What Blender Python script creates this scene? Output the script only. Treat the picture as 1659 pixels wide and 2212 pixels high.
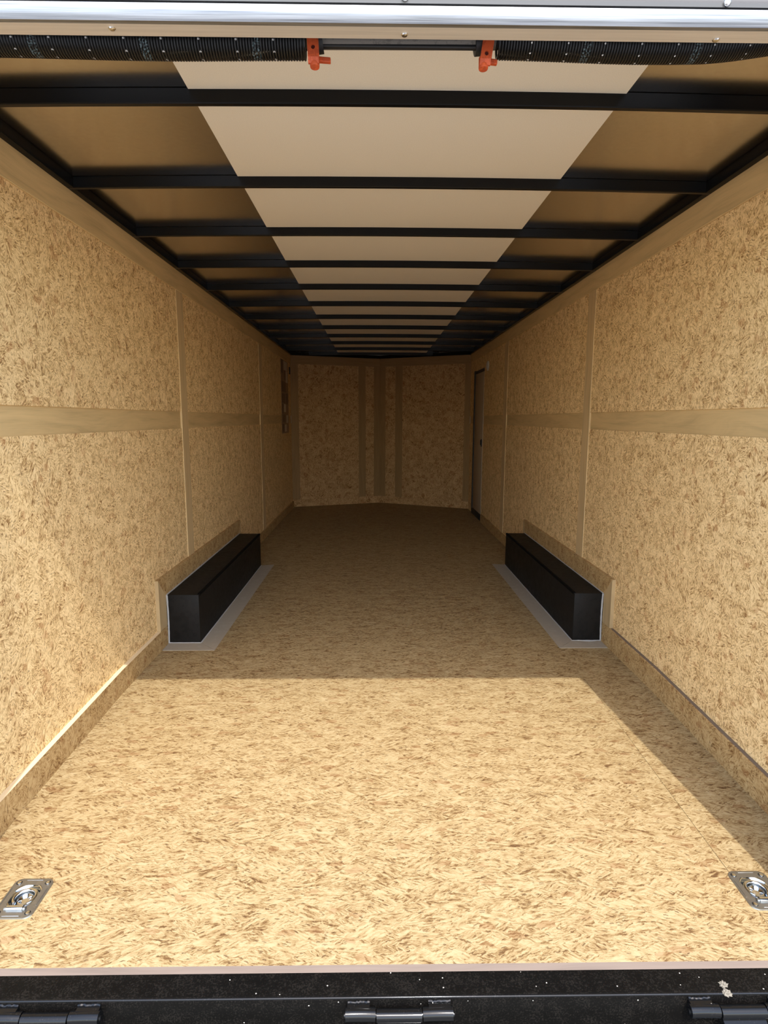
import bpy, bmesh, math, random
from mathutils import Vector, Matrix

random.seed(7)
for o in list(bpy.data.objects):
    bpy.data.objects.remove(o)
scene = bpy.context.scene
col = scene.collection

# ------------------------------------------------------------------ camera
F_PX, PITCH, YAW, ROLL = 1299.18, 0.1537, 0.0145, 0.0026
CAM = Vector((-0.0626, 0.0, 1.2367))
cp, sp, cy, sy = math.cos(PITCH), math.sin(PITCH), math.cos(YAW), math.sin(YAW)
fw = Vector((sy * cp, cy * cp, -sp))
rt = Vector((cy, -sy, 0))
up = rt.cross(fw)
r_ = math.cos(ROLL) * rt + math.sin(ROLL) * up
u_ = -math.sin(ROLL) * rt + math.cos(ROLL) * up
cd = bpy.data.cameras.new('camera')
cd.sensor_fit = 'HORIZONTAL'
cd.sensor_width = 36.0
cd.lens = F_PX / 1659.0 * 36.0
cd.clip_start = 0.02
cam = bpy.data.objects.new('camera', cd)
col.objects.link(cam)
m = Matrix((r_, u_, -fw)).transposed().to_4x4()
m.translation = CAM
cam.matrix_world = m
scene.camera = cam

# ------------------------------------------------------------------ light
SUN_DIR = Vector((-0.105, 1.0, -1.352)).normalized()
sd = bpy.data.lights.new('sun', 'SUN')
sd.energy = 2.32
sd.angle = math.radians(0.53)
sd.color = (1.0, 0.98, 0.95)
sun = bpy.data.objects.new('sun', sd)
sun.rotation_euler = SUN_DIR.to_track_quat('-Z', 'Y').to_euler()
sun.location = (0.6, -4, 7)
col.objects.link(sun)

world = bpy.data.worlds.new('world')
scene.world = world
world.use_nodes = True
wn = world.node_tree
bg = wn.nodes['Background']
sky = wn.nodes.new('ShaderNodeTexSky')
sky.sky_type = 'NISHITA'
sky.sun_disc = False
sky.sun_elevation = math.asin(-SUN_DIR.z)
sky.sun_rotation = math.atan2(-SUN_DIR.x, -SUN_DIR.y)
sky.air_density = 1.0
sky.dust_density = 1.6
wn.links.new(sky.outputs[0], bg.inputs[0])
bg.inputs[1].default_value = 0.37

scene.view_settings.view_transform = 'Standard'
scene.view_settings.look = 'None'
scene.view_settings.gamma = 1.0
scene.view_settings.use_curve_mapping = False
scene.view_settings.exposure = 0.95
scene.cycles.max_bounces = 9
scene.cycles.diffuse_bounces = 7
scene.cycles.glossy_bounces = 4
scene.cycles.sample_clamp_indirect = 6.0


# ------------------------------------------------------------------ materials
class NT:
    def __init__(self, name):
        self.m = bpy.data.materials.new(name)
        self.m.use_nodes = True
        self.t = self.m.node_tree
        self.b = self.t.nodes['Principled BSDF']

    def n(self, typ, **kw):
        nd = self.t.nodes.new(typ)
        for k, v in kw.items():
            setattr(nd, k, v)
        return nd

    def put(self, sock, v):
        if hasattr(v, 'is_linked') or isinstance(v, bpy.types.NodeSocket):
            self.t.links.new(v, sock)
        else:
            sock.default_value = v

    def math(self, op, a, b=0.0, c=0.0):
        nd = self.n('ShaderNodeMath', operation=op)
        for i, v in enumerate((a, b, c)):
            self.put(nd.inputs[i], v)
        return nd.outputs[0]

    def mix(self, f, a, b, blend='MIX'):
        nd = self.n('ShaderNodeMix', data_type='RGBA', blend_type=blend)
        self.put(nd.inputs[0], f)
        self.put(nd.inputs[6], a)
        self.put(nd.inputs[7], b)
        return nd.outputs[2]

    def ramp(self, f, stops, interp='LINEAR'):
        nd = self.n('ShaderNodeValToRGB')
        cr = nd.color_ramp
        cr.interpolation = interp
        while len(cr.elements) < len(stops):
            cr.elements.new(0.5)
        for e, (p, c) in zip(cr.elements, stops):
            e.position = p
            e.color = c if len(c) == 4 else (*c, 1)
        self.put(nd.inputs[0], f)
        return nd.outputs[0]

    def xyz(self, x, y, z=0.0):
        nd = self.n('ShaderNodeCombineXYZ')
        for i, v in enumerate((x, y, z)):
            self.put(nd.inputs[i], v)
        return nd.outputs[0]

    def sep(self, v):
        nd = self.n('ShaderNodeSeparateXYZ')
        self.put(nd.inputs[0], v)
        return nd.outputs

    def noise(self, vec, scale, detail=3.0, rough=0.55):
        nd = self.n('ShaderNodeTexNoise')
        self.put(nd.inputs['Vector'], vec)
        nd.inputs['Scale'].default_value = scale
        nd.inputs['Detail'].default_value = detail
        nd.inputs['Roughness'].default_value = rough
        return nd.outputs

    def uv(self, ax):
        """two object axes in metres, shifted per object so boards differ"""
        tc = self.n('ShaderNodeTexCoord').outputs['Object']
        s = self.sep(tc)
        rnd = self.n('ShaderNodeObjectInfo').outputs['Random']
        off = self.math('MULTIPLY', rnd, 37.0)
        u = self.math('ADD', s['XYZ'.index(ax[0])], off)
        v = self.math('ADD', s['XYZ'.index(ax[1])], off)
        if ax == 'YZ':                      # the top edges of side boards run on from their faces
            v = self.math('ADD', v, s[0])
        return u, v

    def bump(self, h, strength, dist):
        nd = self.n('ShaderNodeBump')
        nd.inputs['Strength'].default_value = strength
        nd.inputs['Distance'].default_value = dist
        self.put(nd.inputs['Height'], h)
        self.t.links.new(nd.outputs[0], self.b.inputs['Normal'])


def plain(name, colr, rough=0.6, metal=0.0, spec=0.5, **kw):
    k = NT(name)
    k.b.inputs['Base Color'].default_value = (*colr, 1)
    k.b.inputs['Roughness'].default_value = rough
    k.b.inputs['Metallic'].default_value = metal
    k.b.inputs['Specular IOR Level'].default_value = spec
    return k


PAL = [(0.0, (0.76, 0.60, 0.345)), (0.30, (0.68, 0.515, 0.275)), (0.50, (0.57, 0.41, 0.205)),
       (0.66, (0.45, 0.30, 0.135)), (0.80, (0.29, 0.165, 0.065)), (1.0, (0.18, 0.092, 0.036))]


def osb(name, ax, cells, turn, tint=1.0, dark=0.035, streak=(30, 150), lean=0.0, contrast=1.55):
    """pressed wood strands: patches of streaky strands, each patch turned its own way, with dark slivers"""
    k = NT(name)
    u, v = k.uv(ax)
    wob = k.sep(k.noise(k.xyz(u, v), 110.0, 2.0)[1])
    u = k.math('MULTIPLY_ADD', k.math('SUBTRACT', wob[0], 0.5), 0.008, u)
    v = k.math('MULTIPLY_ADD', k.math('SUBTRACT', wob[1], 0.5), 0.008, v)

    def patch(su, sv, sh):
        vo = k.n('ShaderNodeTexVoronoi', voronoi_dimensions='2D', feature='F1')
        vo.inputs['Scale'].default_value = 1.0
        k.put(vo.inputs['Vector'], k.xyz(k.math('MULTIPLY_ADD', u, su, sh), k.math('MULTIPLY', v, sv)))
        cs = k.sep(vo.outputs['Color'])
        th = k.math('MULTIPLY_ADD', k.math('SUBTRACT', cs[0], 0.5), 2 * turn, lean)
        ca, sa = k.math('COSINE', th), k.math('SINE', th)
        p = k.math('ADD', k.math('MULTIPLY', u, ca), k.math('MULTIPLY', v, sa))
        q = k.math('SUBTRACT', k.math('MULTIPLY', v, ca), k.math('MULTIPLY', u, sa))
        return cs, p, q

    def streaks(cs, p, q, a, b):
        nd = k.n('ShaderNodeTexNoise', noise_dimensions='2D')
        k.put(nd.inputs['Vector'], k.xyz(k.math('MULTIPLY_ADD', p, a, k.math('MULTIPLY', cs[1], 91.0)),
                                         k.math('MULTIPLY_ADD', q, b, k.math('MULTIPLY', cs[2], 53.0))))
        nd.inputs['Scale'].default_value = 1.0
        nd.inputs['Detail'].default_value = 4.0
        nd.inputs['Roughness'].default_value = 0.70
        return k.math('MULTIPLY_ADD', k.math('SUBTRACT', cs[2], 0.5), 0.11, nd.outputs[0])

    c1, p1, q1 = patch(cells[0], cells[1], 0.0)
    c2, p2, q2 = patch(cells[2], cells[3], 31.0)
    t1 = streaks(c1, p1, q1, streak[0], streak[1])
    t2 = streaks(c2, p2, q2, streak[0] * 1.9, streak[1] * 1.9)
    nd = k.n('ShaderNodeMix', data_type='FLOAT')
    k.put(nd.inputs[0], k.math('LESS_THAN', c2[1], 0.55))
    k.put(nd.inputs[2], t1)
    k.put(nd.inputs[3], t2)
    t = k.math('MULTIPLY_ADD', k.math('SUBTRACT', nd.outputs[0], 0.5), contrast, 0.43)
    # strands lie thicker and darker in some places
    big = k.noise(k.xyz(k.math('MULTIPLY', u, cells[0] * 0.9), k.math('MULTIPLY', v, cells[1] * 0.9)), 1.0, 2.0)[0]
    t = k.math('MULTIPLY_ADD', k.math('SUBTRACT', big, 0.5), 0.55, t)
    c = k.ramp(t, PAL)
    # a few strands of redder wood
    c = k.mix(k.math('MULTIPLY', k.math('GREATER_THAN', c2[2], 0.965), 0.38), c, (0.40, 0.20, 0.085, 1))
    # dark slivers and bark flecks
    vo = k.n('ShaderNodeTexVoronoi', voronoi_dimensions='2D', feature='F1')
    vo.inputs['Scale'].default_value = 1.0
    k.put(vo.inputs['Vector'], k.xyz(k.math('MULTIPLY', p1, 55.0), k.math('MULTIPLY', q1, 230.0)))
    cs = k.sep(vo.outputs['Color'])
    f = k.math('MULTIPLY', k.math('LESS_THAN', cs[0], dark), k.math('LESS_THAN', vo.outputs['Distance'], 0.40))
    c = k.mix(k.math('MULTIPLY', f, k.math('MULTIPLY_ADD', cs[1], 0.45, 0.4)), c, (0.16, 0.082, 0.032, 1))
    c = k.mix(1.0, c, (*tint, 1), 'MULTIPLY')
    k.put(k.b.inputs['Base Color'], c)
    k.b.inputs['Roughness'].default_value = 0.75
    k.b.inputs['Specular IOR Level'].default_value = 0.2
    return k.m


M_FLOOR = osb('floor_strand_board', 'XY', (11, 26, 26, 66), 0.65, (0.55, 0.53, 0.485), 0.08, (21, 125), 0.0, 2.5)
M_OSB_S = osb('side_strand_board', 'YZ', (20, 20, 46, 46), 1.6, (1.33, 1.29, 1.22), 0.09, (32, 125), 0.0, 2.3)
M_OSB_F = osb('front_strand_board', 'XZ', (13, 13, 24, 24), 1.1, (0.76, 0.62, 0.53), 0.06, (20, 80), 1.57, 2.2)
M_OSB_B = osb('baseboard_strand_board', 'YZ', (18, 18, 36, 36), 1.6, (0.76, 0.68, 0.57), 0.08, (30, 120), 0.0, 2.0)


def ply(name, ax, grain=0, colr=(0.64, 0.455, 0.215)):
    k = NT(name)
    u, v = k.uv(ax)
    if grain:
        u, v = v, u
    w = k.noise(k.xyz(k.math('MULTIPLY', u, 1.1), k.math('MULTIPLY', v, 5.0)), 1.0, 2.0)[0]
    vv = k.math('MULTIPLY_ADD', w, 0.20, v)
    g = k.noise(k.xyz(k.math('MULTIPLY', u, 2.2), k.math('MULTIPLY', vv, 30.0)), 1.0, 4.0, 0.6)[0]
    g2 = k.noise(k.xyz(k.math('MULTIPLY', u, 6.0), k.math('MULTIPLY', v, 240.0)), 1.0, 3.0, 0.6)[0]
    g = k.math('ADD', k.math('MULTIPLY', g, 0.72), k.math('MULTIPLY', g2, 0.28))
    d = tuple(x * 0.74 for x in colr)
    l = tuple(min(1, x * 1.14) for x in colr)
    c = k.ramp(g, [(0.28, d), (0.5, colr), (0.72, l)])
    k.put(k.b.inputs['Base Color'], c)
    k.b.inputs['Roughness'].default_value = 0.62
    k.b.inputs['Specular IOR Level'].default_value = 0.25
    k.bump(g2, 0.08, 0.0006)
    return k.m


M_PLY = ply('plywood_along', 'YZ')
M_PLY_V = ply('plywood_upright', 'YZ', 1, (0.64, 0.46, 0.235))
M_PLY_U = ply('plywood_wheel_box_frame', 'YZ', 1, (0.50, 0.36, 0.185))
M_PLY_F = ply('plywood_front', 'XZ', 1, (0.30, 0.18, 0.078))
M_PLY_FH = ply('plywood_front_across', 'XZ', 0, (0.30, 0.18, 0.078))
M_EDGE = ply('board_cut_edge', 'XY', 0, (0.185, 0.14, 0.108))

k = NT('roof_sheet_metal')
u, v = k.uv('XY')
no = k.noise(k.xyz(u, v), 60.0, 3.0)[0]
k.put(k.b.inputs['Base Color'], k.ramp(no, [(0.3, (0.70, 0.68, 0.65)), (0.7, (0.76, 0.74, 0.71))]))
k.b.inputs['Metallic'].default_value = 1.0
k.b.inputs['Roughness'].default_value = 0.20
sag = k.noise(k.xyz(k.math('MULTIPLY', u, 1.2), k.math('MULTIPLY', v, 2.6)), 1.0, 1.0)[0]
k.bump(sag, 0.25, 0.02)
M_ROOF = k.m

k = NT('ceiling_liner')
u, v = k.uv('XY')
no = k.noise(k.xyz(u, v), 320.0, 3.0)[0]
k.put(k.b.inputs['Base Color'], k.ramp(no, [(0.3, (0.83, 0.76, 0.62)), (0.7, (0.89, 0.82, 0.68))]))
k.b.inputs['Roughness'].default_value = 0.6
k.bump(no, 0.12, 0.0006)
M_LINER = k.m

M_BEAM = plain('black_beam_paint', (0.005, 0.005, 0.005), 0.30, 0.0, 0.2).m
M_RAIL = plain('black_rail_paint', (0.005, 0.005, 0.005), 0.22, 0.0, 0.22).m


def speck(name, base, rough, metal, dirt, amount, scale=90.0, scratch=0.0, spec=0.5, rvar=0.35):
    k = NT(name)
    k.b.inputs['Specular IOR Level'].default_value = spec
    u, v = k.uv('XY')
    tc = k.n('ShaderNodeTexCoord').outputs['Object']
    a = k.noise(tc, scale, 4.0, 0.7)[0]
    b = k.noise(tc, scale * 0.14, 3.0, 0.6)[0]
    f = k.ramp(k.math('MULTIPLY_ADD', b, 0.35, a), [(amount, (0, 0, 0)), (amount + 0.06, (1, 1, 1))])
    vo = k.n('ShaderNodeTexVoronoi', feature='F1')
    k.put(vo.inputs['Vector'], tc)
    vo.inputs['Scale'].default_value = 75.0
    s = k.sep(vo.outputs['Color'])
    dot = k.math('MULTIPLY', k.math('LESS_THAN', vo.outputs['Distance'], 0.11), k.math('LESS_THAN', s[0], scratch))
    c = k.mix(k.math('MULTIPLY', f, 0.5), (*base, 1), (*dirt, 1))
    c = k.mix(dot, c, (0.55, 0.50, 0.42, 1))
    k.put(k.b.inputs['Base Color'], c)
    k.put(k.b.inputs['Roughness'], k.math('MULTIPLY_ADD', a, rvar, rough))
    k.b.inputs['Metallic'].default_value = metal
    return k.m


M_SILL = speck('dusty_black_steel', (0.005, 0.0045, 0.004), 0.16, 0.0, (0.020, 0.017, 0.014), 0.70, 240.0, 0.10, 0.07, 0.12)
M_HINGE = speck('glossy_black_steel', (0.006, 0.006, 0.006), 0.07, 0.0, (0.03, 0.028, 0.026), 0.80, 260.0, 0.06, 0.3, 0.10)
M_BOX = speck('black_wheel_box_steel', (0.007, 0.006, 0.005), 0.40, 0.0, (0.014, 0.012, 0.010), 0.60, 30.0, 0.0, 0.2)
M_SHAFT = speck('dull_spring_shaft', (0.10, 0.09, 0.075), 0.40, 0.2, (0.20, 0.18, 0.155), 0.55, 70.0, 0.0)
M_SEAM = plain('black_seam_filler', (0.002, 0.002, 0.002), 0.9, 0.0, 0.1).m
M_SUNLIT_EDGE = plain('sunlit_sawn_wood', (0.74, 0.60, 0.38), 0.8, 0.0, 0.15).m  # pale cut wood with sunlit brightness put into its colour
M_EDGE_SHADE = plain('painted_edge_shade', (0.20, 0.15, 0.11), 0.9, 0.0, 0.1).m  # dark tone standing for shade along the baseboard top
M_BLACK = plain('matt_black', (0.012, 0.012, 0.012), 0.55).m
M_CAULK = plain('pale_sealant', (0.42, 0.405, 0.385), 0.5).m
M_FLASH = speck('floor_flashing', (0.39, 0.335, 0.255), 0.5, 0.0, (0.35, 0.30, 0.225), 0.55, 25.0, 0.0, 0.15)

k = NT('brushed_aluminium')
tc = k.n('ShaderNodeTexCoord').outputs['Object']
s = k.sep(tc)
st = k.noise(k.xyz(k.math('MULTIPLY', s[0], 3.0), k.math('MULTIPLY', s[1], 260.0), k.math('MULTIPLY', s[2], 260.0)), 1.0, 4.0, 0.6)[0]
k.put(k.b.inputs['Base Color'], k.ramp(st, [(0.3, (0.15, 0.155, 0.165)), (0.7, (0.40, 0.41, 0.43))]))
k.b.inputs['Metallic'].default_value = 1.0
k.put(k.b.inputs['Roughness'], k.math('MULTIPLY_ADD', st, 0.30, 0.30))
k.bump(st, 0.15, 0.001)
M_ALU = k.m
k = NT('header_underside_aluminium')
tc = k.n('ShaderNodeTexCoord').outputs['Object']
s = k.sep(tc)
st = k.noise(k.xyz(k.math('MULTIPLY', s[0], 4.0), k.math('MULTIPLY', s[1], 120.0), 0.0), 1.0, 3.0, 0.6)[0]
k.put(k.b.inputs['Base Color'], k.ramp(st, [(0.3, (0.64, 0.55, 0.42)), (0.7, (0.76, 0.66, 0.51))]))
k.b.inputs['Metallic'].default_value = 0.3
k.b.inputs['Roughness'].default_value = 0.5
M_UNDER = k.m
M_ALU2 = plain('weathered_header_panel', (0.13, 0.125, 0.12), 0.45, 0.6).m
M_BOLT = plain('zinc_bolt', (0.78, 0.76, 0.72), 0.22, 1.0).m
M_ZINC = speck('zinc_pan', (0.34, 0.34, 0.32), 0.16, 0.9, (0.27, 0.27, 0.255), 0.55, 40.0, 0.0)
M_ZRING = plain('bright_zinc_ring', (0.74, 0.77, 0.78), 0.14, 1.0).m
M_ORANGE = speck('orange_bracket_paint', (0.60, 0.092, 0.022), 0.40, 0.0, (0.32, 0.045, 0.012), 0.62, 60.0, 0.0)
M_HOLE = plain('bracket_hole', (0.09, 0.012, 0.004), 0.8).m
M_DOOR = plain('entry_door_panel', (0.42, 0.335, 0.235), 0.5).m
M_WHITE = plain('white_plastic', (0.58, 0.54, 0.48), 0.35).m
M_MUD = speck('dried_mud', (0.26, 0.23, 0.175), 0.8, 0.0, (0.15, 0.125, 0.09), 0.5, 200.0, 0.0)

# black coil spring with painted dots and pale stencil marks
k = NT('painted_spring_wire')
tc = k.n('ShaderNodeTexCoord').outputs['Object']
s = k.sep(tc)
ang = k.math('ARCTAN2', k.math('SUBTRACT', s[2], 2.019), k.math('SUBTRACT', s[1], 1.40))
P = 0.0762
fx = k.math('ABSOLUTE', k.math('SUBTRACT', k.math('FRACT', k.math('DIVIDE', k.math('ADD', s[0], 0.806 + 0.5 * P + 10 * P), P)), 0.5))
fa = k.math('ABSOLUTE', k.math('SUBTRACT', k.math('FRACT', k.math('DIVIDE', k.math('ADD', ang, 20.36), 0.62)), 0.5))
dot = k.math('LESS_THAN', k.math('ADD', k.math('POWER', k.math('DIVIDE', fx, 0.030), 2.0), k.math('POWER', k.math('DIVIDE', fa, 0.085), 2.0)), 1.0)
c = k.mix(dot, (0.007, 0.007, 0.007, 1), (0.72, 0.72, 0.70, 1))
Q = 0.079 * 2.9
f2 = k.math('ABSOLUTE', k.math('SUBTRACT', k.math('FRACT', k.math('DIVIDE', k.math('ADD', s[0], 5.006), Q)), 0.5))
band = k.math('LESS_THAN', f2, 0.038)
sten = k.math('GREATER_THAN', k.noise(k.xyz(k.math('MULTIPLY', s[0], 260.0), k.math('MULTIPLY', ang, 9.0)), 1.0, 0.0)[0], 0.56)
c = k.mix(k.math('MULTIPLY', k.math('MULTIPLY', band, sten), 0.55), c, (0.17, 0.25, 0.27, 1))
k.put(k.b.inputs['Base Color'], c)
k.b.inputs['Roughness'].default_value = 0.34
k.b.inputs['Specular IOR Level'].default_value = 0.35
M_SPRING = k.m

k = NT('asphalt_ground')
tc = k.n('ShaderNodeTexCoord').outputs['Object']
no = k.noise(tc, 30.0, 5.0, 0.7)[0]
k.put(k.b.inputs['Base Color'], k.ramp(no, [(0.3, (0.30, 0.28, 0.25)), (0.7, (0.44, 0.41, 0.37))]))
k.b.inputs['Roughness'].default_value = 0.9
M_GROUND = k.m
M_RAMP = speck('grey_ramp_coating', (0.075, 0.072, 0.068), 0.6, 0.0, (0.13, 0.12, 0.105), 0.55, 50.0, 0.05)
M_SKIN = plain('white_outer_skin', (0.75, 0.75, 0.75), 0.4).m


# ------------------------------------------------------------------ mesh helpers
def tag(o, label, cat=None, kind=None, group=None):
    o['label'] = label
    if cat:
        o['category'] = cat
    if kind:
        o['kind'] = kind
    if group:
        o['group'] = group
    return o


def root(name, loc, label, cat, kind=None, group=None):
    o = bpy.data.objects.new(name, None)
    o.location = loc
    o.empty_display_size = 0.05
    col.objects.link(o)
    return tag(o, label, cat, kind, group)


def obj(name, bm, mat, parent=None, smooth=False):
    """bm holds world coordinates; a part keeps them under its parent"""
    me = bpy.data.meshes.new(name)
    bmesh.ops.recalc_face_normals(bm, faces=bm.faces)
    bm.to_mesh(me)
    bm.free()
    me.materials.append(mat)
    if smooth:
        for p in me.polygons:
            p.use_smooth = True
        try:
            me.set_sharp_from_angle(angle=math.radians(40))
        except Exception:
            pass
    o = bpy.data.objects.new(name, me)
    col.objects.link(o)
    if parent is not None:
        o.parent = parent
        w = Vector((0, 0, 0))
        p = parent
        while p is not None:
            w += p.location
            p = p.parent
        o.location = -w
    return o


def hexa(bm, pts):
    """8 points: 4 of the bottom ring, 4 of the top ring"""
    vs = [bm.verts.new(p) for p in pts]
    for f in ((0, 1, 2, 3), (7, 6, 5, 4), (0, 4, 5, 1), (1, 5, 6, 2), (2, 6, 7, 3), (3, 7, 4, 0)):
        bm.faces.new([vs[i] for i in f])
    return vs


def bx(bm, x0, x1, y0, y1, z0, z1):
    return hexa(bm, [(x0, y0, z0), (x1, y0, z0), (x1, y1, z0), (x0, y1, z0), (x0, y0, z1), (x1, y0, z1), (x1, y1, z1), (x0, y1, z1)])


def bevel(bm, w, seg=2):
    bmesh.ops.bevel(bm, geom=list(bm.edges), offset=w, segments=seg, affect='EDGES', profile=0.5)


def box(name, x0, x1, y0, y1, z0, z1, mat, parent=None, bv=0.0, seg=2):
    bm = bmesh.new()
    bx(bm, x0, x1, y0, y1, z0, z1)
    if bv:
        bevel(bm, bv, seg)
    return obj(name, bm, mat, parent, smooth=bv > 0)


def tube(bm, pts, r, seg=8, cap=True):
    pts = [Vector(p) for p in pts]
    rings = []
    n = None
    for i, p in enumerate(pts):
        t = (pts[min(i + 1, len(pts) - 1)] - pts[max(i - 1, 0)]).normalized()
        if n is None:
            n = t.orthogonal().normalized()
        n = (n - t * n.dot(t)).normalized()
        b = t.cross(n)
        rr = r[i] if isinstance(r, (list, tuple)) else r
        rings.append([bm.verts.new(p + rr * (math.cos(a) * n + math.sin(a) * b)) for a in [2 * math.pi * j / seg for j in range(seg)]])
    for a, b in zip(rings, rings[1:]):
        for j in range(seg):
            bm.faces.new((a[j], a[(j + 1) % seg], b[(j + 1) % seg], b[j]))
    if cap:
        bm.faces.new(rings[0][::-1])
        bm.faces.new(rings[-1])


def lathe(bm, prof, center, axis=Vector((0, 0, 1)), seg=24):
    """prof: (radius, height) pairs along axis"""
    c = Vector(center)
    axis = axis.normalized()
    n = axis.orthogonal().normalized()
    b = axis.cross(n)
    rings = []
    for r, h in prof:
        if r < 1e-6:
            rings.append([bm.verts.new(c + axis * h)])
        else:
            rings.append([bm.verts.new(c + axis * h + r * (math.cos(a) * n + math.sin(a) * b)) for a in [2 * math.pi * j / seg for j in range(seg)]])
    for p, q in zip(rings, rings[1:]):
        for j in range(seg):
            j2 = (j + 1) % seg
            if len(p) == 1 and len(q) == 1:
                continue
            if len(p) == 1:
                bm.faces.new((p[0], q[j], q[j2]))
            elif len(q) == 1:
                bm.faces.new((p[j], p[j2], q[0]))
            else:
                bm.faces.new((p[j], p[j2], q[j2], q[j]))


def prism(bm, poly, fa, fb):
    """poly of 2-tuples mapped to 3-D by fa (near end) and fb (far end)"""
    a = [bm.verts.new(fa(*p)) for p in poly]
    b = [bm.verts.new(fb(*p)) for p in poly]
    n = len(poly)
    bm.faces.new(a)
    bm.faces.new(b[::-1])
    for i in range(n):
        bm.faces.new((a[i], b[i], b[(i + 1) % n], a[(i + 1) % n]))


# ------------------------------------------------------------------ dimensions (metres)
W = 1.23             # half width between side wall faces
H = 2.094            # top of the side walls
YR = 1.25            # rear edge of the floor
YL, YRT, YC = 8.46, 8.30, 8.93   # front corners and the nose
BEND, DROP = 2.6, 0.035


def fz(y):
    """floor height: the tail slopes gently down"""
    return -max(0.0, BEND - y) * DROP


def roofz(x):
    return 2.146 - 0.012 * (x / W) ** 2


def front_y(x):
    return YC + (YL - YC) * (-x / W) if x < 0 else YC + (YRT - YC) * (x / W)


# ------------------------------------------------------------------ ground outside
bm = bmesh.new()
bx(bm, -30, 30, -30, 30, -0.80, -0.64)
tag(obj('ground', bm, M_GROUND), 'grey paved ground the trailer stands on', 'ground', 'structure')

# ------------------------------------------------------------------ floor
floor = root('floor', (0, 5, 0), 'strand board trailer floor, sunlit near the open rear', 'floor', 'structure')
RINGS = ((-1.008, 1.452), (0.988, 1.458))


def floor_piece(name, x0, x1):
    bm = bmesh.new()
    xs, ys = {x0, x1}, {YR, BEND, 8.98}
    holes = []
    for cx, cyy in RINGS:
        if x0 < cx < x1:
            holes.append((cx - 0.043, cx + 0.043, cyy - 0.047, cyy + 0.047))
            xs |= {cx - 0.043, cx + 0.043}
            ys |= {cyy - 0.047, cyy + 0.047}
    xs, ys = sorted(xs), sorted(ys)
    cache = {}

    def V(x, y, t):
        key = (x, y, t)
        if key not in cache:
            cache[key] = bm.verts.new((x, y, fz(y) - (0.019 if t else 0)))
        return cache[key]

    cells = {}
    for i in range(len(xs) - 1):
        for j in range(len(ys) - 1):
            mx, my = (xs[i] + xs[i + 1]) / 2, (ys[j] + ys[j + 1]) / 2
            if any(a < mx < b and c < my < d for a, b, c, d in holes):
                continue
            cells[i, j] = 1
    for (i, j) in cells:
        a, b, c, d = (xs[i], ys[j]), (xs[i + 1], ys[j]), (xs[i + 1], ys[j + 1]), (xs[i], ys[j + 1])
        bm.faces.new([V(*p, 0) for p in (a, b, c, d)])
        bm.faces.new([V(*p, 1) for p in (d, c, b, a)])
        for (di, dj, p, q) in ((0, -1, a, b), (1, 0, b, c), (0, 1, c, d), (-1, 0, d, a)):
            if (i + di, j + dj) not in cells:
                bm.faces.new((V(*p, 0), V(*p, 1), V(*q, 1), V(*q, 0)))
    return obj(name, bm, M_FLOOR, floor)


floor_piece('floor_sheet', -W - 0.03, 0.9465)
floor_piece('floor_sheet', 0.9472, W + 0.03)
bm = bmesh.new()
hexa(bm, [(-W, YR - 0.02, -0.13), (W, YR - 0.02, -0.13), (W, 9.0, -0.13), (-W, 9.0, -0.13),
          (-W, YR - 0.02, -0.073), (W, YR - 0.02, -0.073), (W, 9.0, -0.0195), (-W, 9.0, -0.0195)])
for v in bm.verts:
    if v.co.z > -0.1 and v.co.y > 5:
        v.co.z = -0.075
obj('subframe', bm, M_BLACK, floor)
# worn, cut rear edge of the floor boards
bm = bmesh.new()
z0 = fz(YR)
prism(bm, [(YR, z0), (YR - 0.016, z0 - 0.004), (YR - 0.019, z0 - 0.010), (YR - 0.019, z0 - 0.019), (YR, z0 - 0.019)],
      lambda a, b: (-W + 0.005, a, b), lambda a, b: (W - 0.005, a, b))
tag(obj('rear_edge', bm, M_EDGE, floor), 'worn pinkish cut edge of the floor')


# ------------------------------------------------------------------ side walls
def side_wall(s, name, label, ye, seam1, seam2, top, has_door=False):
    wall = root(name, (s * W, 5, 0), label, 'wall', 'structure')

    def part(nm, y0, y1, z0, z1, proud, mat, bv=0.0, lab=None):
        xa, xb = s * (W + 0.012), s * (W - proud)
        o = box(nm, min(xa, xb), max(xa, xb), y0, y1, z0, z1, mat, wall, bv, 1)
        if lab:
            o['label'] = lab
        return o

    xa, xb = s * (W + 0.012), s * (W + 0.07)
    box('backing', min(xa, xb), max(xa, xb), YR - 0.05, ye + 0.02 if not has_door else ye + 0.02, -0.13, 2.26, M_SKIN, wall)
    spans = [(1.30, seam1), (seam1, seam2), (seam2, ye)]
    door = (7.27, 7.95) if has_door else None
    for a, b in spans:
        segs = [(a, b)]
        if door and a < door[0] < b:
            segs = [(a, door[0]), (door[1], b)]
        for p, q in segs:
            part('strand_board_panel', p, q, 1.277, top, 0.0, M_OSB_S)
            part('strand_board_panel', p, q, -0.06, 1.1775, 0.0, M_OSB_S)
            part('middle_band', p, q, 1.1775, 1.277, -0.005, M_PLY, 0, None)
    if door:
        part('strand_board_panel', door[0], door[1], 1.845, top, 0.0, M_OSB_S)
    part('batten', seam1 - 0.06, seam1 + 0.06, -0.06, top, 0.005, M_PLY_V, 0.0015)
    part('batten', seam2 - 0.075, seam2 + 0.075, -0.06, top, 0.004, M_PLY_V, 0.0015)
    part('top_band', 1.30, ye, top, H, 0.007, M_PLY, 0.0015)
    return wall


wl = side_wall(-1, 'wall_left', 'strand board side wall with plywood bands, opposite the entry door', YL, 3.737, 6.26, 1.979)
wr = side_wall(1, 'wall_right', 'strand board side wall with plywood bands, holding the entry door', YRT, 3.708, 6.06, 1.987, True)


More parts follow.
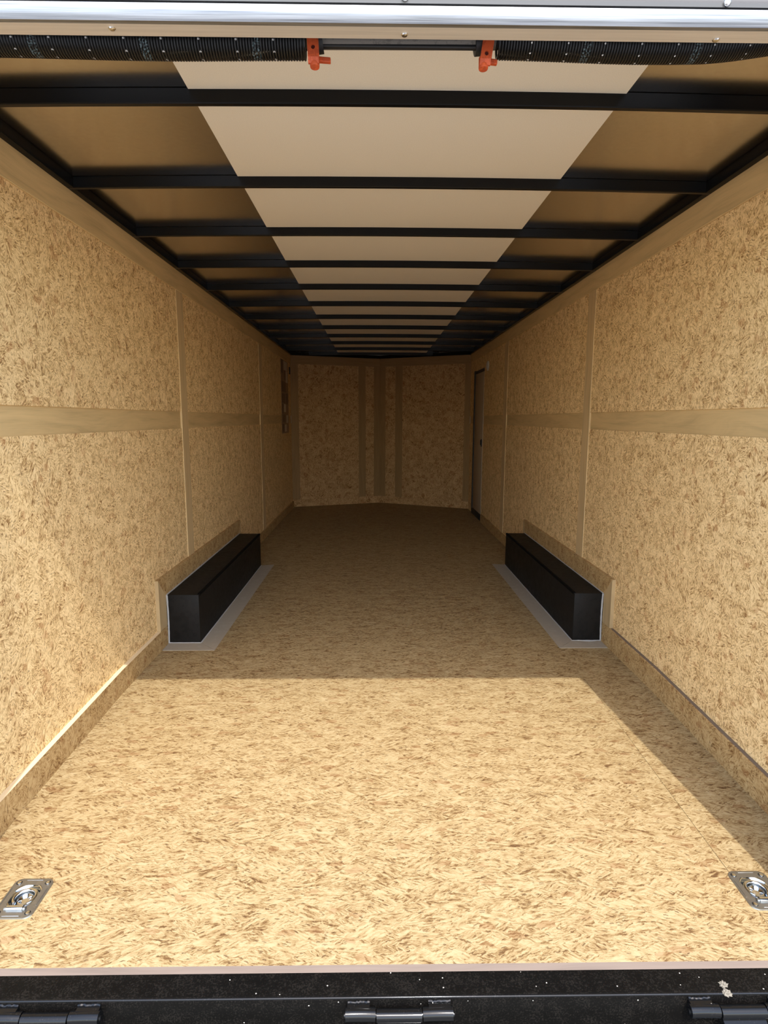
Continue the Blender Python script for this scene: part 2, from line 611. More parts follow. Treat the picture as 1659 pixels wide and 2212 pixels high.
# baseboards rise around the wheel boxes
def baseboard(s, name, label, ye, y_a, y_b):
    bb = root(name, (s * (W - 0.01), 4, 0), label, 'baseboard', 'structure')
    t = 0.0195

    def slab(nm, pts, mat):
        """pts: (y, z) outline"""
        bm = bmesh.new()
        xa, xb = s * (W + 0.002), s * (W - t)
        prism(bm, pts, lambda y, z: (xa, y, z), lambda y, z: (xb, y, z))
        bmesh.ops.recalc_face_normals(bm, faces=bm.faces)
        bevel(bm, 0.0012, 1)
        return obj(nm, bm, mat, bb)

    hb = 0.105 if s < 0 else 0.112
    joint = 2.39
    if s > 0:
        slab('base_board', [(1.30, fz(1.30) - 0.004), (joint - .001, fz(joint) - .004), (joint - .001, fz(joint) + hb), (1.30, fz(1.30) + hb)], M_OSB_B)
        slab('base_board', [(joint + .001, fz(joint) - .004), (BEND, -.004), (y_a, -.004), (y_a, hb), (BEND, hb), (joint + .001, fz(joint) + hb)], M_OSB_B)
    else:
        slab('base_board', [(1.30, fz(1.30) - 0.004), (BEND, -.004), (y_a, -.004), (y_a, hb), (BEND, hb), (1.30, fz(1.30) + hb)], M_OSB_B)
    UP = M_PLY_U
    slab('upright_board', [(y_a - 0.105, hb + .001), (y_a, hb + .001), (y_a, 0.279), (y_a - 0.105, 0.385)], UP)
    slab('upper_board', [(y_a - 0.1035, 0.3855), (y_a + .0015, 0.279), (y_b, 0.279), (y_b + 0.06, 0.385)], M_OSB_B)
    slab('upright_board', [(y_b, hb + .001), (y_b + 0.07, hb + .001), (y_b + 0.0615, 0.384), (y_b + .0015, 0.278)], UP)
    if s < 0:
        slab('base_board', [(y_b, -.004), (ye, -.004), (ye, hb - 0.02), (y_b, hb - 0.02)], M_OSB_B)
    else:
        slab('base_board', [(y_b, -.004), (7.20, -.004), (7.20, hb - 0.02), (y_b, hb - 0.02)], M_OSB_B)
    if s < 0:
        # sawn top edge of the board, painted paler to look sunlit
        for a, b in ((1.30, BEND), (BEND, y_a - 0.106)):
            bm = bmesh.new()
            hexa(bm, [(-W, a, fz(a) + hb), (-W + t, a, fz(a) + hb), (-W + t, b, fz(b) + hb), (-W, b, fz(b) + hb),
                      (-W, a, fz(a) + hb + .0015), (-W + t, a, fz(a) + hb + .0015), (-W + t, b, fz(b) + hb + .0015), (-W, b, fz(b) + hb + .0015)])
            tag(obj('sunlit_sawn_edge', bm, M_SUNLIT_EDGE, bb), 'sawn top edge of the baseboard, coloured paler to look sunlit')
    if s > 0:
        # dark strip painting in the shade where board meets wall
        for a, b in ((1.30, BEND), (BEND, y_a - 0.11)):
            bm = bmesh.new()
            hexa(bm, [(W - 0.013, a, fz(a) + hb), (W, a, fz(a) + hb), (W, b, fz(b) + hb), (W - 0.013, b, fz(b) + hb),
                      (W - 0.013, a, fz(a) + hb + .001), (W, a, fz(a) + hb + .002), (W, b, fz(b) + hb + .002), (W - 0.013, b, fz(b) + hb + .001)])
            tag(obj('edge_shade', bm, M_EDGE_SHADE, bb), 'dark strip standing for shade where the board meets the wall')
    return bb


baseboard(-1, 'baseboard_left', 'strand board baseboard catching sun along its top edge, stepping over a wheel box', YL - 0.02, 3.205, 5.0)
baseboard(1, 'baseboard_right', 'shaded strand board baseboard stepping over a wheel box', YRT - 0.02, 3.225, 5.02)

# ------------------------------------------------------------------ front wall (shallow V nose)
wf = root('wall_front', (0, YC, 0), 'dark front wall in a shallow V with plywood battens', 'wall', 'structure')


def front_part(nm, x0, x1, z0, z1, proud, mat, thick=0.012):
    bm = bmesh.new()
    d = lambda x: front_y(x) - proud
    y0, y1 = front_y(x0), front_y(x1)
    if x0 < 0 < x1:
        for a, b in ((x0, 0), (0, x1)):
            hexa(bm, [(a, d(a), z0), (b, d(b), z0), (b, d(b) + thick, z0), (a, d(a) + thick, z0),
                      (a, d(a), z1), (b, d(b), z1), (b, d(b) + thick, z1), (a, d(a) + thick, z1)])
    else:
        hexa(bm, [(x0, y0 - proud, z0), (x1, y1 - proud, z0), (x1, y1 - proud + thick, z0), (x0, y0 - proud + thick, z0),
                  (x0, y0 - proud, z1), (x1, y1 - proud, z1), (x1, y1 - proud + thick, z1), (x0, y0 - proud + thick, z1)])
    return obj(nm, bm, mat, wf)


front_part('backing', -W - 0.05, W + 0.05, -0.13, 2.26, -0.012, M_SKIN, 0.06)
for a, b in ((-1.13, -0.305), (-0.205, -0.085), (0.085, 0.225), (0.325, 1.155)):
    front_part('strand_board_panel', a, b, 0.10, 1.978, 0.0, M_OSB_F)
for a, b in ((-W, -1.13), (-0.305, -0.205), (-0.085, 0.085), (0.225, 0.325), (1.155, W)):
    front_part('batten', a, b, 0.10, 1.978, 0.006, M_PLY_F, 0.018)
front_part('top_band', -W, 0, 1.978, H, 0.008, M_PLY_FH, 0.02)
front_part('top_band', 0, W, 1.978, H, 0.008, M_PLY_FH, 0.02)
front_part('base_board', -W, 0, -0.004, 0.10, 0.018, M_OSB_F, 0.028)
front_part('base_board', 0, W, -0.004, 0.10, 0.018, M_OSB_F, 0.028)

# ------------------------------------------------------------------ ceiling
ceil = root('ceiling', (0, 5, 2.15), 'shiny metal trailer roof with pale centre liner and black cross beams', 'ceiling', 'structure')


def strip(bm, x0, x1, y0, y1, dz, th, n=8, yend=None):
    """crowned strip following the roof"""
    g = []
    for i in range(n + 1):
        x = x0 + (x1 - x0) * i / n
        z = roofz(x) + dz
        ye = y1 if yend is None else yend(x)
        g.append([bm.verts.new((x, y0, z)), bm.verts.new((x, ye, z)), bm.verts.new((x, ye, z + th)), bm.verts.new((x, y0, z + th))])
    for a, b in zip(g, g[1:]):
        for j in range(4):
            bm.faces.new((a[j], b[j], b[(j + 1) % 4], a[(j + 1) % 4]))
    bm.faces.new(g[0])
    bm.faces.new(g[-1][::-1])


bm = bmesh.new()
strip(bm, -W - 0.02, W + 0.02, 1.31, 0, 0.0, 0.02, 16, lambda x: front_y(max(-W, min(W, x))) + 0.01)
obj('roof_sheet', bm, M_ROOF, ceil, True)
bm = bmesh.new()
bx(bm, -W - 0.07, W + 0.07, 1.26, 9.0, 2.20, 2.27)
obj('outer_roof', bm, M_SKIN, ceil)
bm = bmesh.new()
strip(bm, -0.582, 0.640, 1.33, 0, -0.0045, 0.004, 8, lambda x: front_y(x) - 0.01)
tag(obj('liner_strip', bm, M_LINER, ceil, True), 'pale textured liner strip along the middle of the roof')
Y0, SP = 1.834, 0.6083
beam_y = [Y0 + i * SP for i in range(12)]
for y in beam_y:
    bm = bmesh.new()
    n = 14
    pr = [(0, 0.0), (0, -0.0335), (0.0025, -0.036), (0.0175, -0.036), (0.020, -0.0335), (0.020, 0.0)]
    rings = []
    for i in range(n + 1):
        x = -W + 0.008 + (2 * W - 0.016) * i / n
        rings.append([bm.verts.new((x, y + a, roofz(x) - 0.0046 + (b if b else 0.003))) for a, b in pr])
    for a, b in zip(rings, rings[1:]):
        for j in range(6):
            bm.faces.new((a[j], b[j], b[(j + 1) % 6], a[(j + 1) % 6]))
    bm.faces.new(rings[0])
    bm.faces.new(rings[-1][::-1])
    obj('roof_beam', bm, M_BEAM, ceil)
for s, ye in ((-1, YL), (1, YRT)):
    xs = sorted((s * (W - 0.030), s * (W + 0.012)))
    box('side_rail', xs[0], xs[1], 1.31, ye, H, 2.1335, M_RAIL, ceil, 0.003, 2)
for x0, x1 in ((-W, 0.0), (0.0, W)):
    bm = bmesh.new()
    pts = []
    for z in (H - 0.002, 2.134):
        for x, dy in ((x0, -0.03), (x1, -0.03), (x1, 0.0), (x0, 0.0)):
            pts.append((x, front_y(x) + dy, z))
    hexa(bm, pts)
    obj('front_rail', bm, M_RAIL, ceil)

# ------------------------------------------------------------------ rear header over the opening
hd = root('trim_1', (0, 1.30, 2.0), 'bright aluminium header over the open rear door with rivets', 'door header', 'structure')
XE = 1.26
bm = bmesh.new()
prof = [(1.283, 1.980), (1.2755, 1.9815), (1.2725, 1.986), (1.2705, 1.995), (1.2695, 2.004), (1.2715, 2.010), (1.276, 2.0125), (1.290, 2.0125), (1.290, 1.9835), (1.283, 1.9835)]
prism(bm, prof, lambda a, b: (-XE, a, b), lambda a, b: (XE, a, b))
obj('outer_face', bm, M_ALU, hd, True)
bm = bmesh.new()
prism(bm, [(1.2835, 1.980), (1.320, 1.980), (1.3225, 1.982), (1.3225, 1.989), (1.2835, 1.989)], lambda a, b: (-XE, a, b), lambda a, b: (XE, a, b))
obj('underside', bm, M_UNDER, hd)
bm = bmesh.new()
prism(bm, [(1.274, 2.0155), (1.2725, 2.022), (1.279, 2.028), (1.286, 2.034), (1.289, 2.05), (1.289, 2.25), (1.300, 2.25), (1.300, 2.0155)],
      lambda a, b: (-XE, a, b), lambda a, b: (XE, a, b))
obj('upper_panel', bm, M_ALU2, hd, True)
box('core', -XE, XE, 1.2905, 1.318, 1.989, 2.26, M_BLACK, hd)
for x, y in ((-0.571, 1.296), (-0.006, 1.3045), (0.611, 1.3095)):
    bm = bmesh.new()
    lathe(bm, [(0.0068, 0.0), (0.0068, 0.0012), (0.0052, 0.003), (0.0, 0.0038)], (x, y, 1.980), Vector((0, 0, -1)), 16)
    obj('rivet', bm, M_BOLT, hd, True)
for x, z in ((-0.575, 2.0265), (-0.007, 2.0245), (0.607, 2.0225)):
    bm = bmesh.new()
    lathe(bm, [(0.0072, 0.0), (0.0072, 0.003), (0.0055, 0.0055), (0.0025, 0.0065), (0.0, 0.005)], (x, 1.2725, z), Vector((0, -1, -0.25)), 16)
    obj('bolt', bm, M_BOLT, hd, True)
    
# rear corner posts
for nm, x0, x1, lab in (('trim_3', -1.30, -1.165, 'black steel corner post of the rear opening, on the sunlit baseboard side'),
                        ('trim_4', 1.084, 1.30, 'wide black steel corner post of the rear opening, on the entry door side')):
    p = box(nm, x0, x1, 1.225, 1.30, -0.16, 2.25, M_SILL, None, 0.004)
    tag(p, lab, 'post', 'structure')

# ------------------------------------------------------------------ rear sill with hinges
sl = root('trim_2', (0, 1.19, -0.1), 'dusty black steel sill across the rear edge of the floor', 'sill', 'structure')
SZ = fz(YR) - 0.004
bm = bmesh.new()
prof = [(1.240, SZ - 0.10), (1.171, SZ - 0.10)]
R = 0.007
for i in range(7):
    a = math.pi * (1.0 - 0.5 * i / 6)
    prof.append((1.171 + R + R * math.cos(a), SZ - R + R * math.sin(a)))
prof += [(1.240, SZ)]
prism(bm, prof, lambda a, b: (-1.30, a, b), lambda a, b: (1.30, a, b))
obj('sill_bar', bm, M_SILL, sl, True)
bm = bmesh.new()
tube(bm, [(-1.30 + 2.6 * i / 40, 1.1745, SZ - 0.0035) for i in range(41)], 0.0033, 10)
obj('edge_highlight_strip', bm, M_HINGE, sl, True)  # glossy strip added to strengthen the highlight on the sill edge


def hinge(xc, label):
    g = root('ramp_hinge', (xc, 1.155, -0.09), label, 'hinge', None, 'hinges joining the ramp to the sill')
    yb, zb, rb = 1.1525, SZ - 0.0225, 0.0135
    for a, b, sgn in ((-0.120, -0.054, 1), (0.054, 0.120, -1)):
        bm = bmesh.new()
        # rolled knuckle, a little pinched towards the middle
        n = 8
        pts, rs = [], []
        for i in range(n + 1):
            t = i / n
            x = xc + a + (b - a) * t
            e = t if sgn > 0 else 1 - t
            pts.append((x, yb - 0.002 * (1 - e) + 0.002, zb - 0.003 * e * e))
            rs.append(rb)
        tube(bm, pts, rs, 16)
        kn = obj('knuckle', bm, M_HINGE, g, True)
        bm = bmesh.new()
        x0, x1 = xc + a + 0.004, xc + b - 0.012
        if sgn < 0:
            x0, x1 = xc + a + 0.012, xc + b - 0.004
        hexa(bm, [(x0, yb + 0.002, zb + 0.004), (x1, yb + 0.002, zb + 0.004), (x1, 1.1715, zb - 0.004), (x0, 1.1715, zb - 0.004),
                  (x0, yb + 0.003, zb + 0.0128), (x1, yb + 0.003, zb + 0.0128), (x1, 1.1715, zb + 0.0125), (x0, 1.1715, zb + 0.0125)])
        obj('leaf', bm, M_HINGE, kn)
        bm = bmesh.new()
        pts = [(x0 + (x1 - x0) * i / 14, 1.1695 + random.uniform(-.001, .001), zb + 0.0135 + random.uniform(-.001, .001)) for i in range(15)]
        tube(bm, pts, [0.0026 + random.uniform(0, 0.0012) for _ in pts], 6)
        obj('weld_bead', bm, M_HINGE, kn, True)
    bm = bmesh.new()
    tube(bm, [(xc - 0.0505, yb, zb - 0.004), (xc + 0.0505, yb, zb - 0.004)], rb - 0.0005, 16)
    obj('centre_knuckle', bm, M_HINGE, g, True)
    bm = bmesh.new()
    hexa(bm, [(xc - 0.048, yb - 0.028, zb - 0.030), (xc + 0.048, yb - 0.028, zb - 0.030), (xc + 0.048, yb, zb - 0.0165), (xc - 0.048, yb, zb - 0.0165),
              (xc - 0.048, yb - 0.028, zb - 0.024), (xc + 0.048, yb - 0.028, zb - 0.024), (xc + 0.048, yb - 0.004, zb - 0.0125), (xc - 0.048, yb - 0.004, zb - 0.0125)])
    obj('lower_leaf', bm, M_HINGE, g)
    bm = bmesh.new()
    tube(bm, [(xc - 0.123, yb, zb - 0.002), (xc + 0.123, yb, zb - 0.002)], 0.006, 10)
    obj('pin', bm, M_HINGE, g, True)


hinge(-0.009, 'glossy black welded hinge in the middle of the rear sill')
hinge(0.763, 'mud-specked black hinge on the sill beside the mud clods')
hinge(-0.792, 'black hinge on the sill below the dusty end of the floor edge')

# mud crumbs
for i, (x, y, z, r) in enumerate(((0.7405, 1.192, SZ, 0.0075), (0.737, 1.174, SZ - 0.0015, 0.0085))):
    bm = bmesh.new()
    bmesh.ops.create_icosphere(bm, subdivisions=3, radius=r)
    for v in bm.verts:
        n = v.co.normalized()
        q = 1 + 0.35 * math.sin(9 * n.x + i * 2) * math.sin(8 * n.y + 1) + 0.25 * math.sin(14 * n.y + 3 * n.z + i)
        v.co = Vector((n.x * r * q * 1.15, n.y * r * q, n.z * r * q * 0.45)) + Vector((x, y, z + r * 0.12))
    tag(obj('mud_clod', bm, M_MUD, None, True), ('flat dried mud clod on top of the black sill', 'pale dried mud clod on the front edge of the black sill')[i], 'mud')

# ------------------------------------------------------------------ ramp lowered behind
rp = root('ramp_door', (0, 1.1, -0.14), 'lowered rear ramp with grey coated surface below the sill', 'ramp')
bm = bmesh.new()
hexa(bm, [(-1.13, -1.0, -0.645), (1.13, -1.0, -0.645), (1.13, 1.105, -0.185), (-1.13, 1.105, -0.185),
          (-1.13, -1.0, -0.60), (1.13, -1.0, -0.60), (1.13, 1.118, -0.133), (-1.13, 1.118, -0.133)])
obj('deck', bm, M_RAMP, rp)
bm = bmesh.new()
hexa(bm, [(-1.13, 1.1185, -0.19), (1.13, 1.1185, -0.19), (1.13, 1.142, -0.19), (-1.13, 1.142, -0.19),
          (-1.13, 1.1185, -0.131), (1.13, 1.1185, -0.131), (1.13, 1.135, -0.127), (-1.13, 1.135, -0.127)])
obj('top_bar', bm, M_SILL, rp)


# ------------------------------------------------------------------ wheel boxes
def wheel_box(s, ya, yb, xi, label, hz=0.277):
    g = root('wheel_box', (s * 1.12, (ya + yb) / 2, 0), label, 'wheel box', None, 'wheel boxes along the side walls')
    xo = W - 0.0195
    X = lambda a: s * a
    th = 0.004

    def sb(nm, x0, x1, y0, y1, z0, z1, mat, par, bv=0.0):
        xs = sorted((X(x0), X(x1)))
        return box(nm, xs[0], xs[1], y0, y1, z0, z1, mat, par, bv, 2)

    sb('end_panel', xi, xo, ya, ya + th, 0.001, hz, M_BOX, g, 0.0012)
    sb('end_panel', xi, xo, yb - th, yb, 0.001, hz, M_BOX, g, 0.0012)
    sb('side_panel', xi, xi + th, ya + th, yb - th, 0.001, hz - 0.001, M_BOX, g, 0.001)
    top = sb('top_panel', xi + 0.008, xo, ya + th, yb - th, hz - th, hz, M_BOX, g, 0.001)
    # folded seam along the inner top edge
    sb('seam_lip', xi - 0.0015, xi + 0.010, ya + 0.02, yb - th, hz - 0.010, hz + 0.0025, M_SEAM, top)
    # flat flashing on the floor
    bm = bmesh.new()
    prism(bm, [(xi - 0.004, ya - 0.002), (xi - 0.106, ya - 0.107), (xi - 0.106, yb + 0.03), (xi - 0.004, yb)],
          lambda x, y: (X(x), y, 0.0), lambda x, y: (X(x), y, 0.0022))
    obj('floor_flashing', bm, M_FLASH, g)
    bm = bmesh.new()
    prism(bm, [(xi - 0.0025, ya - 0.004), (xo - 0.002, ya - 0.004), (xo - 0.002, ya - 0.109), (xi - 0.105, ya - 0.109)],
          lambda x, y: (X(x), y, 0.0), lambda x, y: (X(x), y, 0.0028))
    obj('floor_flashing', bm, M_FLASH, g)

    def bead(pts, r):
        bm = bmesh.new()
        tube(bm, [(X(p[0]), p[1], p[2]) for p in pts], [r * random.uniform(0.85, 1.15) for _ in pts], 6)
        obj('sealant_bead', bm, M_CAULK, g, True)

    N = 14
    lin = lambda a, b: [tuple(a[i] + (b[i] - a[i]) * j / N for i in range(3)) for j in range(N + 1)]
    bead(lin((xi - 0.002, ya - 0.003, 0.003), (xo, ya - 0.003, 0.003)), 0.0034)
    bead(lin((xi - 0.003, ya, 0.003), (xi - 0.003, yb, 0.003)), 0.0034)
    bead(lin((xo - 0.001, ya + 0.004, hz + 0.001), (xo - 0.001, yb, hz + 0.001)), 0.0042)
    up_ = lin((xo - 0.001, ya - 0.001, 0.004), (xo - 0.001, ya - 0.001, hz))
    up_ = [(p[0] - 0.006 * max(0, math.sin(math.pi * (1 - p[2] / hz) ** 0.8)) * 0.5 - 0.001, p[1], p[2]) for p in up_]
    bead(up_, 0.0048)
    if s > 0:
        sag_ = [(xi + 0.045 + 0.09 * j / N, ya - 0.006 - 0.008 * math.sin(math.pi * j / N), 0.004) for j in range(N + 1)]
        bead(sag_, 0.0022)


wheel_box(-1, 3.211, 5.0, 1.035, 'black steel wheel box beside the sun-edged baseboard')
wheel_box(1, 3.231, 5.02, 1.050, 'black steel wheel box with a drooping sealant bead, on the entry door side')


# ------------------------------------------------------------------ tie-down rings in the floor
def tie_ring(cx, cyy, label):
    z = fz(cyy)
    g = root('tie_down_ring', (cx, cyy, z), label, 'tie-down ring', None, 'recessed tie-down rings in the floor')
    tilt = lambda y: z + (y - cyy) * DROP
    hx, hy, cr = 0.0535, 0.066, 0.020
    seg = 12
    outer = []
    for q, (sx, sy_) in enumerate(((1, 1), (-1, 1), (-1, -1), (1, -1))):
        for i in range(seg + 1):
            a = math.pi / 2 * (q + i / seg)
            outer.append((sx * (hx - cr) + cr * math.cos(a), sy_ * (hy - cr) + cr * math.sin(a)))
    n = len(outer)
    Rd = 0.0395
    yo = 0.006
    bm = bmesh.new()
    rings = []

    def ring(fn, h):
        rings.append([bm.verts.new((cx + fn(p)[0], cyy + fn(p)[1], tilt(cyy + fn(p)[1]) + h)) for p in outer])

    def circ(rr):
        def f(p):
            a = math.atan2((p[1] - yo) / hy, p[0] / hx)
            return (rr * math.cos(a), yo + rr * math.sin(a) * 1.05)
        return f
    ring(lambda p: (p[0] * 1.0, p[1] * 1.0), 0.0002)
    ring(lambda p: (p[0] * 0.985, p[1] * 0.987), 0.0030)
    ring(lambda p: (p[0] * 0.93, p[1] * 0.945), 0.0036)
    ring(circ(Rd + 0.0015), 0.0036)
    obj_rings = list(rings)
    for a, b in zip(rings, rings[1:]):
        for j in range(n):
            bm.faces.new((a[j], a[(j + 1) % n], b[(j + 1) % n], b[j]))
    pan = obj('plate', bm, M_ZINC, g, True)
    bm = bmesh.new()
    c0 = Vector((cx, cyy + yo, tilt(cyy + yo)))
    lathe(bm, [(Rd + 0.0016, 0.0036), (Rd - 0.001, 0.0025), (Rd - 0.006, -0.0085), (0.027, -0.0125), (0.0225, -0.0120), (0.0195, -0.0065), (0.0165, -0.0055), (0.0135, -0.0075), (0.009, -0.0125), (0.0, -0.0130)],
          c0, Vector((0, -DROP, 1)), 48)
    obj('dish', bm, M_ZRING, g, True)
    # the ring lies in the dish, its straight side under the sleeve
    bm = bmesh.new()
    pts = []
    for i in range(33):
        a = math.radians(-52 + 284 * i / 32)
        pts.append((cx + 0.0275 * math.cos(a), c0.y + 0.0275 * math.sin(a), c0.z - 0.002))
    tube(bm, pts, 0.0048, 10)
    obj('ring', bm, M_ZRING, g, True)
    bm = bmesh.new()
    ys = cyy - 0.0375
    tube(bm, [(cx - 0.021, ys, tilt(ys) + 0.0065), (cx + 0.021, ys, tilt(ys) + 0.0065)], 0.0068, 14)
    obj('sleeve', bm, M_ZRING, g, True)
    for dx in (-0.0245, 0.0245):
        bm = bmesh.new()
        tube(bm, [(cx + dx - 0.003, ys, tilt(ys) + 0.0045), (cx + dx + 0.003, ys, tilt(ys) + 0.0045)], 0.0055, 10)
        obj('lug', bm, M_ZINC, g, True)
    for dx, dy in ((-0.039, 0.050), (0.039, 0.050), (-0.039, -0.049), (0.039, -0.049)):
        p = Vector((cx + dx, cyy + dy, tilt(cyy + dy) + 0.0036))
        bm = bmesh.new()
        lathe(bm, [(0.0078, 0.0), (0.0072, 0.0006), (0.0066, 0.0002), (0.0, 0.0002)], p, Vector((0, 0, 1)), 20)
        cup = obj('screw_hole', bm, M_BLACK, g, True)
        bm = bmesh.new()
        lathe(bm, [(0.0058, 0.0), (0.0054, 0.0016), (0.0032, 0.0026), (0.0, 0.0018)], p + Vector((0.0008, -0.0008, 0.0002)), Vector((0, 0, 1)), 16)
        obj('screw', bm, M_ZRING, g, True)
    for x0, y0, x1, y1 in ((-0.022, 0.0585, 0.022, 0.0585), (-0.022, -0.0595, 0.022, -0.0595), (-0.0478, -0.026, -0.0478, 0.03), (0.0478, -0.026, 0.0478, 0.03)):
        bm = bmesh.new()
        tube(bm, [(cx + x0, cyy + y0, tilt(cyy + y0) + 0.0034), (cx + x1, cyy + y1, tilt(cyy + y1) + 0.0034)], 0.0012, 6)
        obj('pressed_rib', bm, M_ZINC, g, True)


tie_ring(*RINGS[0], 'recessed zinc tie-down ring in the floor at the picture\'s left edge')
tie_ring(*RINGS[1], 'recessed zinc tie-down ring in the floor near the shaded right baseboard')


# ------------------------------------------------------------------ ramp springs behind the header
def spring(x0, x1, zfun, rfun, name, label):
    g = root(name, ((x0 + x1) / 2, 1.40, 2.019), label, 'spring', None, 'ramp door springs')
    pitch = 0.00585
    turns = int(abs(x1 - x0) / pitch)
    N = 18
    pts = []
    for i in range(turns * N + 1):
        t = i / N
        x = x0 + (x1 - x0) * t / turns
        a = 2 * math.pi * t
        r = rfun(x)
        pts.append((x, 1.40 + r * math.cos(a), zfun(x) + r * math.sin(a)))
    bm = bmesh.new()
    tube(bm, pts, 0.00275, 6)
    obj('coil', bm, M_SPRING, g, True)
    bm = bmesh.new()
    tube(bm, [(x0 + (x1 - x0) * i / 20, 1.40, zfun(x0 + (x1 - x0) * i / 20)) for i in range(21)], 0.017, 10)
    obj('inner_rod', bm, M_BLACK, g, True)


def sm(a, b, x):
    t = max(0.0, min(1.0, (x - a) / (b - a)))
    return t * t * (3 - 2 * t)


spring(-0.207, -1.14, lambda x: 2.0205 - 0.004 * math.exp(-((x + 0.52) / 0.22) ** 2), lambda x: 0.0325, 'torsion_spring',
       'black coil spring with white paint dots above the strand board wall opposite the door')
spring(0.192, 1.14, lambda x: 2.0260 - 0.006 * math.exp(-((x - 0.50) / 0.2) ** 2) + 0.030 * sm(0.62, 0.95, x), lambda x: 0.0325, 'torsion_spring',
       'black coil spring rising at its outer end above the entry door side')
sh = root('spring_shaft', (0, 1.40, 2.02), 'dull grey steel shaft between the two orange brackets', 'shaft')
bm = bmesh.new()
tube(bm, [(-0.20, 1.40, 2.021), (0.19, 1.40, 2.024)], 0.0165, 20)
obj('tube', bm, M_SHAFT, sh, True)
bm = bmesh.new()
bx(bm, -0.180, 0.165, 1.390, 1.402, 2.0045, 2.0125)
bevel(bm, 0.002, 1)
obj('lower_bar', bm, M_BLACK, sh)
for a, b in ((-0.188, -0.174), (0.146, 0.166)):
    bm = bmesh.new()
    tube(bm, [(a, 1.40, 2.018), (b, 1.40, 2.020)], 0.0225, 20)
    obj('collar', bm, M_BLACK, sh, True)


def bracket(xt, xb, tab, zhole, dxs, label):
    """orange spring anchor: strap with a hole, folded toe and a round stub"""
    g = root('spring_bracket', (xb, 1.36, 1.97), label, 'bracket', None, 'orange spring brackets')
    ztop, zb, y = 2.075, 1.977, 1.375
    hw = 0.0118
    xc = lambda z: xb + (xt - xb) * (z - zb) / (ztop - zb)
    zh = zhole
    # plate with a hole
    bm = bmesh.new()
    n = 24
    rr = 0.0042
    layers = []
    for yy in (y, y + 0.004):
        inner = [bm.verts.new((xc(zh) + rr * math.cos(2 * math.pi * i / n), yy, zh + rr * 1.1 * math.sin(2 * math.pi * i / n))) for i in range(n)]
        outer = []
        for i in range(n):
            a = 2 * math.pi * i / n
            c, s = math.cos(a), math.sin(a)
            t = 1 / max(abs(c), abs(s))
            dz = s * t
            z = zh + (dz * (ztop - zh) if dz > 0 else dz * (zh - zb))
            outer.append(bm.verts.new((xc(z) + c * t * hw, yy, z)))
        layers.append((inner, outer))
    for i in range(n):
        j = (i + 1) % n
        (i0, o0), (i1, o1) = layers
        bm.faces.new((i0[i], i0[j], o0[j], o0[i]))
        bm.faces.new((i1[i], o1[i], o1[j], i1[j]))
        bm.faces.new((o0[i], o0[j], o1[j], o1[i]))
        bm.faces.new((i0[i], i1[i], i1[j], i0[j]))
    st = obj('strap', bm, M_ORANGE, g)
    box('hole_back', xc(zh) - 0.007, xc(zh) + 0.007, y + 0.0045, y + 0.006, zh - 0.007, zh + 0.007, M_HOLE, st)
    # toe folding inward below the strap
    bm = bmesh.new()
    pr = [(y, zb), (y + 0.004, zb), (y + 0.010, zb - 0.010), (y + 0.005, zb - 0.010)]
    prism(bm, pr, lambda a, b: (xb - hw * 0.98, a, b), lambda a, b: (xb + hw * 0.9, a, b))
    obj('toe', bm, M_ORANGE, g)
    # round stub
    bm = bmesh.new()
    c = Vector((xb + dxs, y + 0.013, zb - 0.0005))
    lathe(bm, [(0.0, -0.008), (0.0098, -0.008), (0.0100, 0.0125), (0.0094, 0.0145), (0.0, 0.0150)], c, Vector((0, -0.12, -1)), 24)
    obj('stub', bm, M_ORANGE, g, True)
    # side tab
    bm = bmesh.new()
    hexa(bm, [(xb + 0.008, y + 0.016, zb + 0.000), (xb + tab, y + 0.016, zb - 0.0015), (xb + tab, y + 0.026, zb - 0.0015), (xb + 0.008, y + 0.026, zb + 0.000),
              (xb + 0.008, y + 0.016, zb + 0.0095), (xb + tab, y + 0.016, zb + 0.0075), (xb + tab, y + 0.026, zb + 0.0075), (xb + 0.008, y + 0.026, zb + 0.0095)])
    bevel(bm, 0.001, 1)
    obj('tab', bm, M_ORANGE, g)


bracket(-0.1955, -0.191, 0.034, 1.9955, 0.0015, 'orange spring bracket with a long side tab beside the shaft')
bracket(0.181, 0.1665, 0.027, 1.987, -0.003, 'orange spring bracket leaning inward, its tab under the coil spring')

# ------------------------------------------------------------------ entry door in the side wall
dr = root('door_1', (W, 7.6, 0), 'grey flush entry door with black seal near the front corner', 'door', 'structure')
box('door_panel', W - 0.002, W + 0.010, 7.29, 7.90, 0.075, 1.80, M_DOOR, dr, 0.002)
box('seal', W - 0.012, W + 0.010, 7.90, 7.948, 0.03, 1.845, M_BLACK, dr)
box('seal', W - 0.006, W + 0.010, 7.29, 7.90, 1.802, 1.835, M_BLACK, dr)
box('threshold', W - 0.012, W + 0.010, 7.27, 7.945, 0.0, 0.072, M_BLACK, dr, 0.003)
bm = bmesh.new()
bx(bm, W - 0.010, W + 0.002, 7.315, 7.365, 0.905, 0.995)
bevel(bm, 0.003, 1)
hnd = obj('latch', bm, M_BLACK, dr)
box('lever', W - 0.020, W - 0.009, 7.325, 7.350, 0.925, 0.985, M_BEAM, hnd, 0.003)

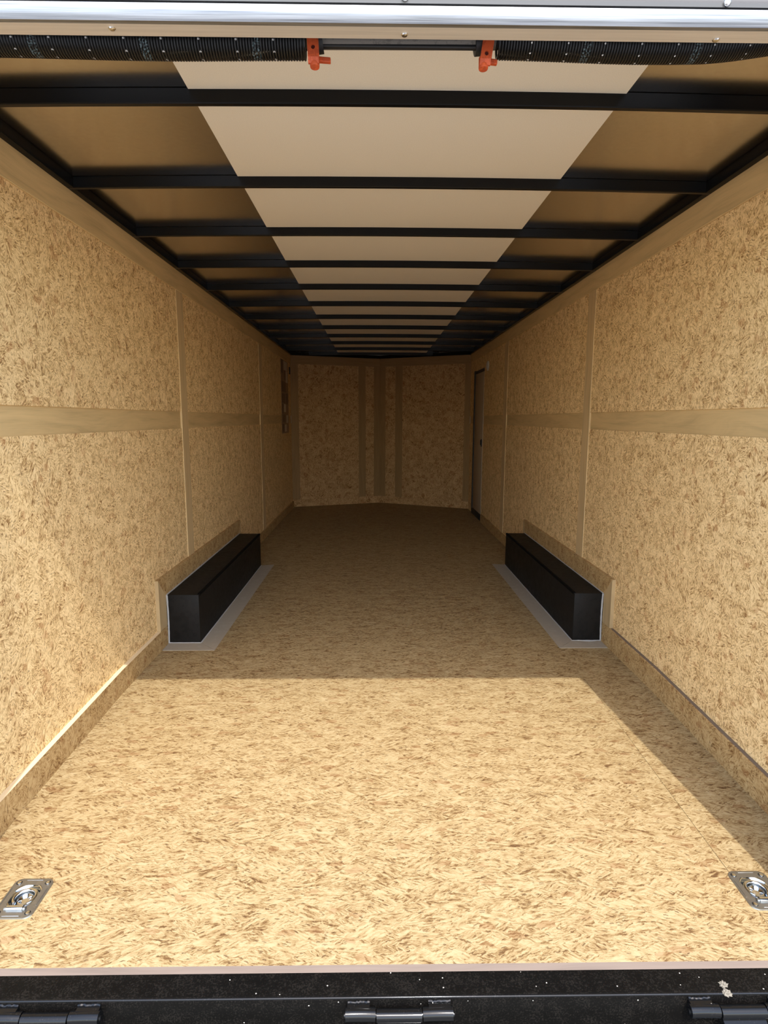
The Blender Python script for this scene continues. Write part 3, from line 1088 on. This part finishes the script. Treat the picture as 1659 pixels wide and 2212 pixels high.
# dome light on the wall beside the door
dl = root('dome_light', (W, 7.05, 1.84), 'small round white dome light on the wall beside the door', 'light')
bm = bmesh.new()
lathe(bm, [(0.055, 0.0), (0.055, 0.008), (0.050, 0.012), (0.046, 0.012)], (W, 7.05, 1.84), Vector((-1, 0, 0)), 28)
obj('base_ring', bm, M_WHITE, dl, True)
bm = bmesh.new()
lathe(bm, [(0.0462, 0.008), (0.044, 0.014), (0.034, 0.019), (0.018, 0.022), (0.0, 0.023)], (W, 7.05, 1.84), Vector((-1, 0, 0)), 28)
obj('lens', bm, M_WHITE, dl, True)

# stickers near the front of the opposite wall
ST = root('sticker_sheet', (-W, 7.88, 1.06), 'tall dark sheet of small stickers on the side wall near the front', 'stickers')
k1 = plain('sticker_dark', (0.16, 0.10, 0.055), 0.5).m
k2 = plain('sticker_pale', (0.60, 0.52, 0.42), 0.5).m
k3 = plain('sticker_brown', (0.30, 0.19, 0.10), 0.5).m
box('sheet', -W + 0.0003, -W + 0.0022, 7.60, 8.20, 1.05, 1.97, k3, ST)
for y0, y1, z0, z1, mt in ((7.60, 7.78, 1.80, 1.965, k1), (7.84, 8.14, 1.85, 1.96, k2), (7.84, 7.99, 1.72, 1.845, k1), (8.0, 8.16, 1.70, 1.845, k2),
                           (7.62, 7.98, 1.57, 1.70, k1), (7.62, 7.90, 1.43, 1.55, k1), (7.96, 8.17, 1.42, 1.56, k1), (7.80, 7.96, 1.32, 1.42, k2),
                           (7.62, 7.78, 1.30, 1.42, k1), (7.66, 7.90, 1.19, 1.29, k1), (8.0, 8.13, 1.18, 1.28, k2), (7.62, 7.80, 1.07, 1.17, k1), (7.84, 8.0, 1.07, 1.16, k2)):
    box('sticker', -W + 0.0022, -W + 0.0034, y0, y1, z0, z1, mt, ST)
sw = root('switch_plate', (-W, 8.35, 1.88), 'small black switch plate in the corner beside the stickers', 'switch')
box('plate', -W - 0.0005, -W + 0.008, 8.325, 8.405, 1.83, 1.925, M_BLACK, sw, 0.002)
box('rocker', -W + 0.007, -W + 0.012, 8.345, 8.385, 1.855, 1.90, M_BEAM, sw, 0.001)
